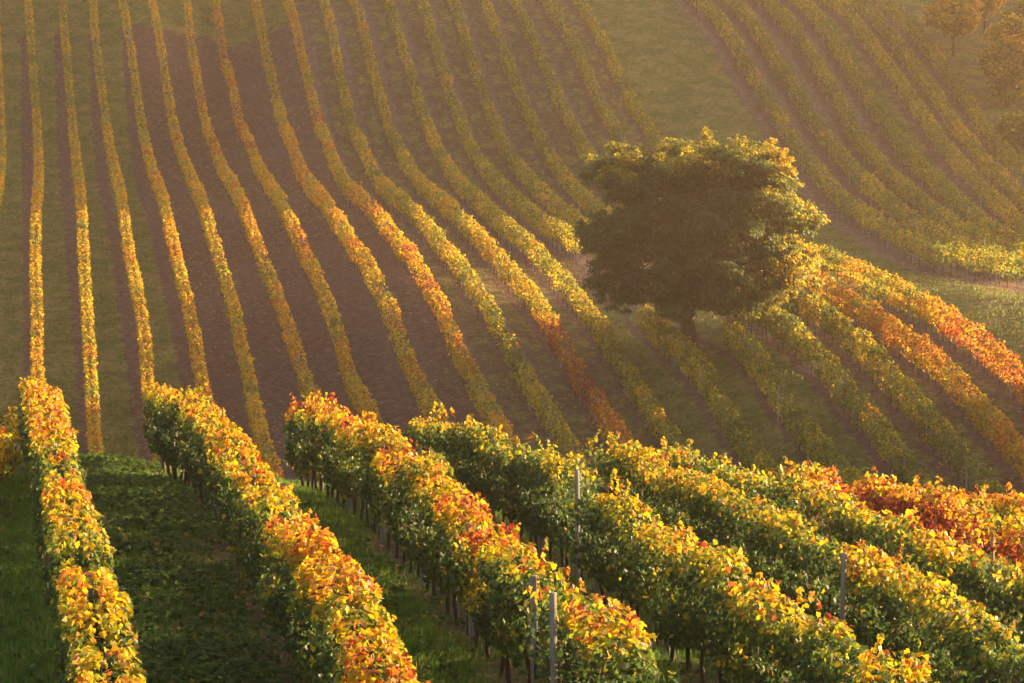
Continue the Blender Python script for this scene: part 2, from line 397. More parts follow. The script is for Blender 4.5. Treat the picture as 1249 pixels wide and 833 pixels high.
def ground_mat():
    m, nt, out = new_mat('vineyard_ground')
    L = nt.links.new
    tc = N_(nt, 'ShaderNodeTexCoord')
    ga = N_(nt, 'ShaderNodeAttribute', attribute_name='grass')
    da = N_(nt, 'ShaderNodeAttribute', attribute_name='track')
    fine = N_(nt, 'ShaderNodeTexNoise', Scale=2.6, Detail=8.0, Roughness=0.72); L(tc.outputs['Object'], fine.inputs['Vector'])
    med = N_(nt, 'ShaderNodeTexNoise', Scale=0.55, Detail=6.0, Roughness=0.65); L(tc.outputs['Object'], med.inputs['Vector'])
    clod = N_(nt, 'ShaderNodeTexVoronoi', Scale=3.1); L(tc.outputs['Object'], clod.inputs['Vector'])
    def ramp(src, stops):
        r = N_(nt, 'ShaderNodeValToRGB'); e = r.color_ramp.elements
        e[0].position, e[0].color = stops[0][0], (*stops[0][1], 1)
        e[1].position, e[1].color = stops[-1][0], (*stops[-1][1], 1)
        for p, c in stops[1:-1]:
            x = e.new(p); x.color = (*c, 1)
        L(src, r.inputs[0]); return r.outputs[0]
    soil = ramp(fine.outputs['Fac'], [(.28,(.048,.025,.019)), (.5,(.108,.057,.043)), (.72,(.20,.118,.090))])
    pale = ramp(fine.outputs['Fac'], [(.28,(.115,.08,.06)), (.72,(.26,.19,.145))])
    grs = ramp(fine.outputs['Fac'], [(.28,(.024,.040,.007)), (.5,(.070,.098,.016)), (.74,(.16,.18,.04))])
    dry = ramp(fine.outputs['Fac'], [(.28,(.085,.07,.018)), (.74,(.28,.22,.07))])
    def mix(f, a, b):
        x = N_(nt, 'ShaderNodeMix', data_type='RGBA'); L(f, x.inputs[0]); L(a, x.inputs[6]); L(b, x.inputs[7]); return x.outputs[2]
    def mrange(v, a, b):
        x = N_(nt, 'ShaderNodeMapRange', interpolation_type='SMOOTHSTEP'); x.inputs['From Min'].default_value = a; x.inputs['From Max'].default_value = b
        L(v, x.inputs['Value']); return x.outputs[0]
    s = mix(da.outputs['Fac'], soil, pale)
    aa = N_(nt, 'ShaderNodeAttribute', attribute_name='aisle')
    ma = N_(nt, 'ShaderNodeMath', operation='MULTIPLY_ADD'); L(aa.outputs['Fac'], ma.inputs[0]); ma.inputs[1].default_value = 33.0
    mw = N_(nt, 'ShaderNodeMath', operation='MULTIPLY'); L(med.outputs['Fac'], mw.inputs[0]); mw.inputs[1].default_value = 22.0
    L(mw.outputs[0], ma.inputs[2])
    sn = N_(nt, 'ShaderNodeMath', operation='SINE'); L(ma.outputs[0], sn.inputs[0])
    fr = N_(nt, 'ShaderNodeMath', operation='MULTIPLY_ADD'); L(sn.outputs[0], fr.inputs[0]); fr.inputs[1].default_value = .07; fr.inputs[2].default_value = 1.0
    vs = N_(nt, 'ShaderNodeVectorMath', operation='SCALE'); L(s, vs.inputs[0]); L(fr.outputs[0], vs.inputs['Scale']); s = vs.outputs[0]
    g = mix(mrange(med.outputs['Fac'], .36, .64), grs, dry)
    # grass mask broken up by noise
    add = N_(nt, 'ShaderNodeMath', operation='ADD'); L(ga.outputs['Fac'], add.inputs[0]); L(med.outputs['Fac'], add.inputs[1])
    sub = N_(nt, 'ShaderNodeMath', operation='ADD'); L(add.outputs[0], sub.inputs[0])
    sh = N_(nt, 'ShaderNodeMath', operation='MULTIPLY_ADD'); L(fine.outputs['Fac'], sh.inputs[0]); sh.inputs[1].default_value = .6; sh.inputs[2].default_value = -.3
    L(sh.outputs[0], sub.inputs[1])
    c = mix(mrange(sub.outputs[0], .72, 1.15), s, g)
    p = N_(nt, 'ShaderNodeBsdfPrincipled'); p.inputs['Roughness'].default_value = .95; p.inputs['Specular IOR Level'].default_value = .1
    L(c, p.inputs['Base Color'])
    b1 = N_(nt, 'ShaderNodeBump'); b1.inputs['Strength'].default_value = .9; b1.inputs['Distance'].default_value = .22
    L(fine.outputs['Fac'], b1.inputs['Height'])
    b2 = N_(nt, 'ShaderNodeBump'); b2.inputs['Strength'].default_value = .3; b2.inputs['Distance'].default_value = .05
    L(clod.outputs['Distance'], b2.inputs['Height']); L(b1.outputs[0], b2.inputs['Normal']); L(b2.outputs[0], p.inputs['Normal'])
    L(p.outputs[0], out.inputs['Surface'])
    return m
M_GROUND = ground_mat()

# ============================================================ ground
def masks(X, Y, Z):
    k = far_index(X, Y, Z); fr = k-np.floor(k)
    w = noise3(X*.12, Y*.12, 7.7, 11)
    bell = lambda c, hw: 1-sstep(hw*.6, hw*1.25, np.abs(fr-c))
    g = np.zeros_like(X); t = np.zeros_like(X)
    left = k < 3.05
    g = np.where(left, 1.0*bell(.42, .34), g)
    plain = (k >= 3.05) & (k < 7)
    g = np.where(plain, .06+.1*(w > .7), g)
    mid = (k >= 7) & (k < 17.1)
    gm = .46*bell(.72, .24)*sstep(6.6, 9, k)
    tm = .65*bell(.36, .16)*sstep(6.6, 8.5, k)
    low = (k >= 11.2) & (k < 14) & (Y < 178)
    gm = np.where(low, .95*bell(.5, .42), gm); tm = np.where(low, .1*tm, tm)
    g = np.where(mid, gm, g); t = np.where(mid, tm, t)
    strip = (k >= 17.1) & (k < 20.55)
    g = np.where(strip, 1.0-.5*(1-sstep(17.1, 17.5, k))-.9*sstep(20.1, 20.5, k), g); t = np.where(strip, .45*sstep(20.15, 20.5, k), t)
    rb = (k >= 20.55) & (k < 27)
    kr = k-20.8; f2 = kr-np.floor(kr)
    b2 = 1-sstep(.2, .45, np.abs(f2-.55))
    g = np.where(rb, b2*np.where(kr < 2, .30, np.where(kr < 3, .35, np.where((kr >= 3) & (kr < 4), .75, .5))), g)
    t = np.where(rb, (1-sstep(.08, .26, np.abs(f2-.62)))*np.where(kr < 3, .85, .3), t)
    ter = k >= 27
    g = np.where(ter, .62+.3*np.sin(Y*1.9+noise3(X*.1, Y*.1, 0, 13)*6), g)
    # headland of grass across the top of the left rows
    w2 = noise3(X*.5, Y*.5, 2.7, 14)
    head = sstep(-3.5, 3.5, Y-264.5-.8*np.maximum(k-3, 0)+4*(w-.5)+3*(w2-.5))*(1-sstep(7, 10, k))
    g = np.maximum(g, .95*head); t = t*(1-head)
    # foreground hill
    kn = near_index(X, Y, Z); fn = kn-np.floor(kn)
    under = 1-sstep(.10, .22, np.minimum(fn, 1-fn))
    gn = np.where((kn > 1) & (kn < 2), .62, 1.0)*(1-.75*under)
    near = 1-sstep(84, 100, Y)
    g = g*(1-near)+gn*near; t = t*(1-near)
    valley = sstep(90, 104, Y)*(1-sstep(124, 136, Y))
    g = g*(1-valley)+.9*valley; t = t*(1-valley)
    out = (np.abs(X) > 60) | (Y > 285)
    g = np.where(out, .8, g); t = np.where(out, 0, t)
    return np.clip(g, 0, 1), np.clip(t, 0, 1)
def axis(parts):
    a = np.concatenate([np.arange(s, e, d) for s, e, d in parts]); return a
ax = axis([(-143,-56,3.0),(-56,58,.45),(58,188.1,3.0)])
ay = axis([(-38,24,2.0),(24,90,.5),(90,124,1.5),(124,288,.6),(288,400,4.0)])
mx_, my_ = np.meshgrid(ax, ay)
mz_ = height(mx_, my_)
gr_, tr_ = masks(mx_, my_, mz_)
nx, ny = len(ax), len(ay)
ii = np.arange((ny-1)*(nx-1)); r0 = ii//(nx-1); c0 = ii % (nx-1)
q = np.stack([r0*nx+c0, r0*nx+c0+1, (r0+1)*nx+c0+1, (r0+1)*nx+c0], 1)
gme = raw_mesh('ground', np.stack([mx_, my_, mz_], -1).reshape(-1, 3), q.ravel(), np.full(len(q), 4), smooth=True)
for nm, arr in (('grass', gr_), ('track', tr_), ('aisle', far_index(mx_, my_, mz_))):
    a = gme.attributes.new(nm, 'FLOAT', 'POINT'); a.data.foreach_set('value', arr.ravel().astype(np.float32))
ground = link('ground', gme, M_GROUND)
tag(ground, kind='structure')

# ============================================================ vine rows
PAL_A = np.array([-.2, 0, .2, .36, .52, .66, .80, .95, 1.1, 1.3])
PAL_C = np.array([(.028,.060,.016),(.045,.085,.018),(.085,.125,.020),(.20,.205,.016),(.46,.315,.014),(.50,.240,.012),
                  (.42,.145,.016),(.33,.050,.018),(.22,.026,.020),(.11,.022,.026)])
def pal(a):
    a = np.clip(a, -.2, 1.3)
    c = np.stack([np.interp(a, PAL_A, PAL_C[:, i]) for i in range(3)], -1)
    c = c*(0.75+0.5*rng.random((len(a), 1)))
    br = rng.random(len(a)) < .10                    # dry, browned leaves
    c[br] = c[br]*.35+np.array([.075, .042, .02])
    return c
class Path:
    def __init__(self, xy):
        xy = np.asarray(xy, float)
        d = np.concatenate([[0], np.cumsum(np.hypot(*np.diff(xy, axis=0).T))])
        self.s = np.arange(0, d[-1], .25); self.L = self.s[-1]
        self.x = np.interp(self.s, d, xy[:, 0]); self.y = np.interp(self.s, d, xy[:, 1])
        k = np.ones(25)/25
        def sm(v):
            p = np.concatenate([2*v[0]-v[12:0:-1], v, 2*v[-1]-v[-2:-14:-1]]); return np.convolve(p, k, 'valid')
        if len(self.s) > 40: self.x, self.y = sm(self.x), sm(self.y)
        self.z = height(self.x, self.y)
        tx, ty = np.gradient(self.x), np.gradient(self.y); n = np.hypot(tx, ty)
        self.tx, self.ty = tx/n, ty/n
    def at(self, s):
        f = lambda v: np.interp(s, self.s, v)
        x, y = f(self.x), f(self.y)
        return x, y, height(x, y), f(self.tx), f(self.ty)
RAY_D = np.arange(118, 300, .4)
def hit(x, y, h):
    X, Y, Z = unproj(x, y, RAY_D)
    below = Z < height(X, Y)+h
    if not below.any(): return None
    i = int(np.argmax(below))
    return X[i], Y[i]
def far_path(pts, up=None, down=None):
    P = [p for p in (hit(x, y, H_FAR) for x, y in pts) if p]
    P = np.array(sorted(P, key=lambda p: p[1]))
    deg = min(5, max(1, len(P)-3))
    Yc = P[:, 1].mean(); co = np.polyfit((P[:, 1]-Yc)/50, P[:, 0], deg)
    Y = np.arange(P[0, 1], P[-1, 1]+.01, 1.0); X = np.polyval(co, (Y-Yc)/50)
    xy = np.stack([X, Y], 1)
    m = -.172
    if down: # towards the valley, to Y = down
        y0 = np.arange(min(down, Y[0]-1), Y[0]-.5, 1.0); xy = np.concatenate([np.stack([X[0]+m*(y0-Y[0]), y0], 1), xy])
    if up and up > Y[-1]:
        y1 = np.arange(Y[-1]+1, up, 1.0); xy = np.concatenate([xy, np.stack([X[-1]+m*(y1-Y[-1]), y1], 1)])
    return Path(xy)

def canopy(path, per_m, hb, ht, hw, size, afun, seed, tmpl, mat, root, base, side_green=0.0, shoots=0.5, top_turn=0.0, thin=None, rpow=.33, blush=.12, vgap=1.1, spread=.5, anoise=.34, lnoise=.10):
    n = int(path.L*per_m)
    s = rng.random(n)*path.L
    pr = np.random.default_rng(2000+int(seed))
    weak = np.where(pr.random(int(path.L/vgap)+3) < .08, .15, 1.0)*(1+.22*pr.normal(0, 1, int(path.L/vgap)+3))
    s = s[rng.random(n) < np.clip(weak[np.floor(s/vgap).astype(int)], .1, 1.25)/1.25]; n = len(s)
    dens = noise3(s/1.7, seed*3.1, 0, 21)
    s = s[rng.random(n) < .62+.6*dens]; n = len(s)
    if thin is not None:
        s = s[rng.random(n) < thin(s)]; n = len(s)
    x, y, z, tx, ty = path.at(s)
    th = rng.random(n)*2*math.pi
    r = rng.random(n)**rpow
    ct, st = np.cos(th), np.sin(th)
    e = .48
    cx, cz = np.sign(ct)*np.abs(ct)**e, np.sign(st)*np.abs(st)**e
    vh = pr.normal(0, .085, int(path.L/vgap)+3)[np.floor(s/vgap).astype(int)]
    lump = .72+.62*noise3(s/.75, seed*5.3+np.cos(th)*1.2, np.sin(th)*1.2, 22)
    topv = (noise3(s/2.2, seed*1.7, 4.4, 23)-.5)*.30+(noise3(s/.6, seed*1.7, 8.4, 24)-.5)*.22
    botv = (noise3(s/1.4, seed*2.7, 2.4, 25)-.5)*.55
    mid = (hb+ht)/2; hh = (ht-hb)/2
    lat = cx*r*hw*lump
    ver = mid+cz*r*hh*(.9+.2*(lump-1))
    ver = ver+np.where(cz > 0, (topv+vh)*np.abs(cz), botv*np.abs(cz))
    ns = int(path.L*shoots)
    if ns:   # stray shoots sticking out of the canopy
        m = 7
        ss = np.repeat(rng.random(ns)*path.L, m); q = np.tile(np.linspace(.1, 1, m), ns)
        ln = np.repeat(.12+.28*rng.random(ns), m); la = np.repeat((rng.random(ns)-.5)*.9, m); lo = np.repeat((rng.random(ns)-.5)*.7, m)
        hz = np.repeat((noise3(ss[::m]/2.2, seed*1.7, 4.4, 23)-.5)*.3, m)
        s2 = np.clip(ss+lo*ln*q, 0, path.L); x2, y2, z2, tx2, ty2 = path.at(s2)
        lat2 = la*ln*q*1.2+np.repeat((rng.random(ns)-.5)*hw, m); ver2 = ht-.06+hz+ln*q*(1-.25*q)
        cat = np.concatenate
        s, x, y, z, tx, ty, lat, ver = cat([s,s2]), cat([x,x2]), cat([y,y2]), cat([z,z2]), cat([tx,tx2]), cat([ty,ty2]), cat([lat,lat2]), cat([ver,ver2])
        cx, cz = cat([cx, np.sign(la)*.5]), cat([cz, np.full(len(s2), .8)])
    n = len(s)
    nxv, nyv = ty, -tx                      # lateral, to the right of the walking direction
    P = np.stack([x+lat*nxv, y+lat*nyv, z+ver], -1)
    out = np.stack([cx*nxv, cx*nyv, cz*.8+.15], -1)
    N = norm(out)+rng.normal(0, spread, (n, 3))
    T = np.stack([nxv*cx*.35, nyv*cx*.35, np.full(n, -.9)], -1)+rng.normal(0, .55, (n, 3))
    hf = np.clip((ver-hb)/(ht-hb), 0, 1.2)
    px, py, _ = proj(x, y, z+ver)
    vine = np.floor(s/vgap).astype(int)              # one vine after another along the row
    pv = np.random.default_rng(1000+int(seed)).normal(0, 1, (int(path.L/vgap)+3, 2))
    a = afun(s, px, py)+(noise3(s/2.6, seed*9.1, hf*1.3, 26)-.5)*anoise+rng.normal(0, lnoise, n)+.07*pv[vine, 0]
    a = a-side_green*(1-sstep(.55, 1.0, hf))*(.7+.6*noise3(s/1.3, seed*4.1, hf*3, 27))+top_turn*sstep(.7, 1.05, hf)  # lower leaves darker green: leaf pigment plus flank shade put into the tint
    a = a+(rng.random(n) < .035)*.4+blush*sstep(.60, .74, noise3(s/.9, seed*6.7, hf*2.2, 28))
    sz = size*(.7+.6*rng.random(n))
    P = P-np.array(base)
    o = leaves('foliage', P, N, T, sz, pal(a), tmpl, mat, root)
    return o

# shared meshes of posts and vine trunks
def post_mesh(name, w, h, seed):
    import bmesh
    r = random.Random(seed)
    bm = bmesh.new(); bmesh.ops.create_cube(bm, size=1.0)
    for v in bm.verts:
        v.co.x *= w*(1 if v.co.z < 0 else .9); v.co.y *= w*(1 if v.co.z < 0 else .9); v.co.z = (v.co.z+.5)*(h+.4)-.4
        if v.co.z > 0: v.co.x += r.uniform(-.02, .02); v.co.y += r.uniform(-.02, .02)
    bmesh.ops.bevel(bm, geom=list(bm.edges), offset=w*.12, segments=1, affect='EDGES')
    me = bpy.data.meshes.new(name); bm.to_mesh(me); bm.free(); me.materials.append(M_POST)
    return me
def trunk_mesh(h, r0, seed, sides):
    r = np.random.default_rng(seed)
    n = 6; t = np.linspace(0, 1, n)
    off = np.cumsum(r.normal(0, .022, (n, 2)), 0)*np.minimum(1, t*3)[:, None]
    pts = np.concatenate([off, (t*(h+.15)-.15)[:, None]], 1)
    o = tubes('trunk', [(pts, r0*(1.25-.5*t+.25*(t > .85)))], M_BARK, sides=sides, bumps=.3)
    me = o.data; bpy.data.objects.remove(o)
    return me
NEAR_TRUNKS = [trunk_mesh(1.05, .030, i, 7) for i in range(6)]
FAR_TRUNKS = [trunk_mesh(1.0, .030, 20+i, 4) for i in range(3)]
NEAR_POSTS = [post_mesh('post', .095, 1.80, i) for i in range(3)]
TALL_POST = post_mesh('post', .068, 2.0, 9)
FAR_POSTS = [post_mesh('post', .10, 1.85, 5+i) for i in range(3)]
def stand(me, name, root, base, x, y, lean=.04, rz=None, scale=1.0):
    o = bpy.data.objects.new(name, me); COL.objects.link(o); o.parent = root
    z = float(height(x, y))
    o.location = (x-base[0], y-base[1], z-base[2])
    o.rotation_euler = (random.gauss(0, lean), random.gauss(0, lean), random.uniform(0, 6.28) if rz is None else rz)
    o.scale = (1, 1, scale)
    return o
def vine_row(path, label, group, seed, afun, near=False, per_m=130, posts=None, trunks=True, post_gap=6.0, trunk_gap=1.5, post_off=0., **kw):
    x, y, z, _, _ = path.at(np.array([0.0]))
    base = (float(x[0]), float(y[0]), float(z[0]))
    root = empty('vine_row', base)
    tag(root, label, 'vine row', group)
    args = dict(hb=.70, ht=2.06, hw=.36, size=.155, tmpl=FARL, mat=M_FARVINE)
    args.update(kw)
    canopy(path, per_m, afun=afun, seed=seed, root=root, base=base, **args)
    ang = math.atan2(float(path.ty.mean()), float(path.tx.mean()))
    for s in (posts if posts is not None else np.arange(.15+post_off, path.L, post_gap)):
        X, Y, _, _, _ = path.at(np.array([s]))
        px, py, _ = proj(X, Y, height(X, Y)+.5)
        if not (-30 < px[0] < PW+30 and -40 < py[0] < PH+60): continue
        stand(random.choice(NEAR_POSTS if near else FAR_POSTS), 'post', root, base, float(X[0]), float(Y[0]), .018, ang)
    if trunks:
        cnt = 0
        for s in np.arange(.5, path.L, trunk_gap):
            X, Y, _, _, _ = path.at(np.array([s+random.uniform(-.15, .15)]))
            px, py, _ = proj(X, Y, height(X, Y)+.4)
            if not (-10 < px[0] < PW+10 and -10 < py[0] < PH+10) or cnt >= 98: continue
            cnt += 1
            stand(random.choice(NEAR_TRUNKS if near else FAR_TRUNKS), 'trunk', root, base, float(X[0]), float(Y[0]), .05)
    return root, path, base

def const(a): return lambda s, px, py: np.full(len(s), a)
def by_y(ys, vs): return lambda s, px, py: np.interp(py, ys, vs)
def by_x(xs, vs): return lambda s, px, py: np.interp(px, xs, vs)
FG = 'vine rows running down the far slope'
FAR_LOOK = {
 -1: (const(.52), 'yellow vine row just cut off by the edge, outermost beside the straight golden row'),
 0: (by_y([0,150,210],[.40,.44,.52]), 'golden vine row straight up the far slope, leftmost one seen in full'),
 1: (by_y([0,150,210],[.40,.44,.52]), 'golden yellow vine row, second full row from the left on the far slope'),
 2: (by_y([0,150,210],[.42,.46,.54]), 'amber vine row, third full row from the left, grass on both its sides'),
 3: (by_y([0,150,210],[.43,.47,.55]), 'orange vine row, fourth from the left, first beside the bare brown aisles'),
 4: (const(.50), 'yellow vine row with green left flank, fifth full row from the left'),
 5: (const(.57), 'orange red vine row, sixth full row from the left, between bare brown aisles'),
 6: (by_y([0,200,260,490],[.64,.60,.56,.54]), 'orange vine row with reddish upper end, seventh full row from the left'),
 7: (by_y([0,180,260,500],[.50,.52,.56,.54]), 'broad orange yellow vine row bending over the rise, eighth full row from the left'),
 8: (by_y([0,220,270,350,420,520],[.58,.54,.60,.70,.58,.50]), 'red tinged vine row whose crest glows scarlet, ninth full row from the left'),
 9: (by_y([0,260,300,400,520],[.37,.41,.45,.41,.37]), 'yellow green vine row, tenth from the left, just left of the row turning crimson'),
 10: (by_y([0,260,375,395,470,530],[.38,.41,.46,.74,.92,.70]), 'yellow vine row whose lower part has turned dark crimson'),
 11: (by_y([0,260,300,400,530],[.34,.36,.41,.36,.30]), 'long green yellow vine row with a pole halfway, first left of the tree'),
}
zero = far_path(FAR[0], up=284, down=136)
shift = Path(np.stack([zero.x-3.0, zero.y], 1))
for k in [-1]+list(FAR):
    p = shift if k == -1 else far_path(FAR[k], up=284, down=134)
    f, lab = FAR_LOOK[k]
    vine_row(p, lab, FG, k+3, f, hw=.31 if k < 7 else .36, trunks=k >= 5, post_off=(k*1.7) % 5, per_m=230 if k < 8 else 260)
UG = 'vine rows on the upper slope behind the tree'
UP_LOOK = {
 12: 'dim green upper vine row ending in a lit tip left of the tree crown',
 13: 'dim green vine row behind the tree, second up-slope row left of its crown',
 14: 'olive upper vine row that runs into the upper left of the tree crown',
 15: 'olive vine row reaching the crown top, third left of the wide grass strip',
 16: 'dim green vine row just left of the one bordering the wide grass strip',
 17: 'green upper vine row bordering the left side of the wide grass strip',
}
for k in UPPER:
    vine_row(far_path(UPPER[k], up=284, down=(None if k == 12 else 198)), UP_LOOK[k], UG, k+3, by_y([0,240,300],[.31,.33,.42]), post_off=(k*1.3) % 5, per_m=270, hw=.40, anoise=.2, blush=.06)
LG = 'vine rows running down past the tree to the valley'
LOW_LOOK = {
 12: (const(.31), 'green vine row starting left of the tree trunk with a ragged yellow top end'),
 13: (const(.31), 'yellow green vine row starting at a post right of the tree trunk'),
 14: (const(.31), 'green vine row emerging from under the right half of the tree crown'),
 15: (const(.31), 'green vine row at the right rim of the crown, left of the russet row'),
 16: (by_x([990,1040,1100,1170,1249],[.52,.66,.56,.52,.56]), 'russet orange vine row right of the tree, one row in from the grass strip'),
 17: (by_x([990,1130,1160,1249],[.39,.43,.74,.86]), 'yellow vine row turning scarlet, bordering the grass strip right of the tree'),
}
for k in LOWER:
    f, lab = LOW_LOOK[k]
    vine_row(far_path(LOWER[k], up={12: None, 13: None, 14: 176, 15: 186, 16: 190, 17: 196}[k], down=128), lab, LG, k+33, f,
             post_off=0 if k > 13 else .1, per_m=390, hw=.46, hb=.62, ht=2.12, shoots=1.2, trunk_gap=1.2)
RG = 'vine rows of the hazy block beyond the grass strip'
RI_LOOK = [(.30, 'green vine row along the grass strip, the long one lit yellow at its foot'),
           (.30, 'hazy green vine row second from the grass strip, behind the long lit one'),
           (.30, 'hazy green vine row third from the grass strip in the upper right block'),
           (.30, 'hazy green vine row in the middle of the upper right block, fourth of seven'),
           (.36, 'hazy yellowish vine row right of the green aisle, fifth of the upper right block'),
           (.35, 'hazy vine row second from the orchard, next to the outermost one'),
           (.35, 'outermost hazy vine row beside the orchard grass on the upper right')]
for i, k in enumerate(RIGHT):
    a, lab = RI_LOOK[i]
    vine_row(far_path(RIGHT[k], up=284, down={0: 170, 1: 190, 2: 195}.get(i, 200)), lab, RG, 70+i, const(a), post_off=i, per_m=300, hw=.45, ht=2.2, anoise=.18, blush=.05, shoots=1.2, trunk_gap=1.7)

# ---- foreground rows
NG = 'vine rows on the near hill'
def near_path(k, pts, ext=7.0):
    xy = []
    for x, y in pts:
        X, Y, Z = unproj(x, y, near_depth(k, x, y)); xy.append((X, Y))
    xy = np.array(xy[::-1])                      # from the camera side to the crest
    co = np.polyfit(xy[:, 1]-50, xy[:, 0], 2 if len(xy) > 4 else 1)
    y0 = xy[:, 1].min()-ext; y1 = xy[:, 1].max()
    Y = np.arange(y0, y1, .5)
    Yc = np.clip(Y, xy[:, 1].min(), y1)
    d = np.polyder(np.poly1d(co))
    X = np.polyval(co, Yc-50)+np.where(Y < xy[:, 1].min(), d(xy[:, 1].min()-50)*(Y-xy[:, 1].min()), 0)
    return Path(np.stack([X-.12, Y], 1))
NEAR_LOOK = {
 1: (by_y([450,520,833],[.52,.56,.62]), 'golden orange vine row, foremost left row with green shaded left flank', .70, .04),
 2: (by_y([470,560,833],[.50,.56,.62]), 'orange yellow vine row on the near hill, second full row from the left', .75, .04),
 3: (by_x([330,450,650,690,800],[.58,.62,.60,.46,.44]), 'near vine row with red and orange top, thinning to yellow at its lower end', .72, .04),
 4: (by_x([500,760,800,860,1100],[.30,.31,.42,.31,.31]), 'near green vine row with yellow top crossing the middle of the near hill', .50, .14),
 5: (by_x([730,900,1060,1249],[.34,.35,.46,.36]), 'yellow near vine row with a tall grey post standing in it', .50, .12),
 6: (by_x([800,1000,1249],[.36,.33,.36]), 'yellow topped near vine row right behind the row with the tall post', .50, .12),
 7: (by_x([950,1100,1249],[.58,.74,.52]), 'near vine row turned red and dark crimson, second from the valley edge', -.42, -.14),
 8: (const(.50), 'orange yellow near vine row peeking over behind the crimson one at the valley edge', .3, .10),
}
rows_near = {}
GAPS = {3: [(652,676,.05),(676,690,.25),(690,770,.62),(770,815,.10),(815,900,.62)], 4: [(694,722,.12),(1092,1130,.10)], 5: [(1012,1034,.08),(1380,1440,.08)]}
n0 = [unproj(x, y, D) for x, y, D in ((6,512,66),(-14,520,63),(-45,540,58),(-85,560,53))]
pathz = Path(np.array([(a, b) for a, b, c in n0][::-1]))
vine_row(pathz, 'low yellow end of a vine row at the very left edge of the near hill', NG, 90, const(.5), near=True, per_m=330, hb=.35, ht=1.55, hw=.36, size=.13,
         tmpl=MIDL, mat=M_VINE, trunk_gap=1.0, post_gap=5)
for k in NEAR:
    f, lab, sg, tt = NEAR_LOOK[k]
    p = near_path(k, NEAR[k], ext=9.0 if k < 8 else 4.0)
    def thin(s, p=p, gaps=GAPS.get(k, [])):
        x, y, z, _, _ = p.at(s)
        px = proj(x, y, z+1.2)[0]
        f = np.ones(len(s))
        for a, b, v in gaps: f = np.where((px > a) & (px < b), v, f)
        return f
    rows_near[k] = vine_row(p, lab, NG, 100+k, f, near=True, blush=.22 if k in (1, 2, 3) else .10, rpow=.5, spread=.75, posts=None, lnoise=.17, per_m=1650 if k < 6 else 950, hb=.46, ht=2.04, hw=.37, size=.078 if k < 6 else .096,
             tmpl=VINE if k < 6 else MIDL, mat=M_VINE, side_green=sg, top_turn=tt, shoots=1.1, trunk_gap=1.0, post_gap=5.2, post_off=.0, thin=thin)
    root, path, base = rows_near[k]
    for h in (.8, 1.5):
        s = np.arange(0, path.L, 1.3); x, y, z, _, _ = path.at(s)
        tubes('wire', [(np.stack([x-base[0], y-base[1], z+h-base[2]], 1), .004)], M_WIRE, root, sides=4)
def post_near(k, px, off):
    """the conspicuous posts seen among the near rows"""
    root, path, base = rows_near[k]
    qx, qy, _ = proj(path.x, path.y, path.z+1.2)
    i = int(np.argmin(np.abs(qx-px)))
    return stand(TALL_POST, 'post', root, base, float(path.x[i]+off*path.ty[i]), float(path.y[i]-off*path.tx[i]), .01, .6)
for k, px, off in ((3, 717, -.40), (4, 706, 0.0), (5, 1060, -.40)): post_near(k, px, off)

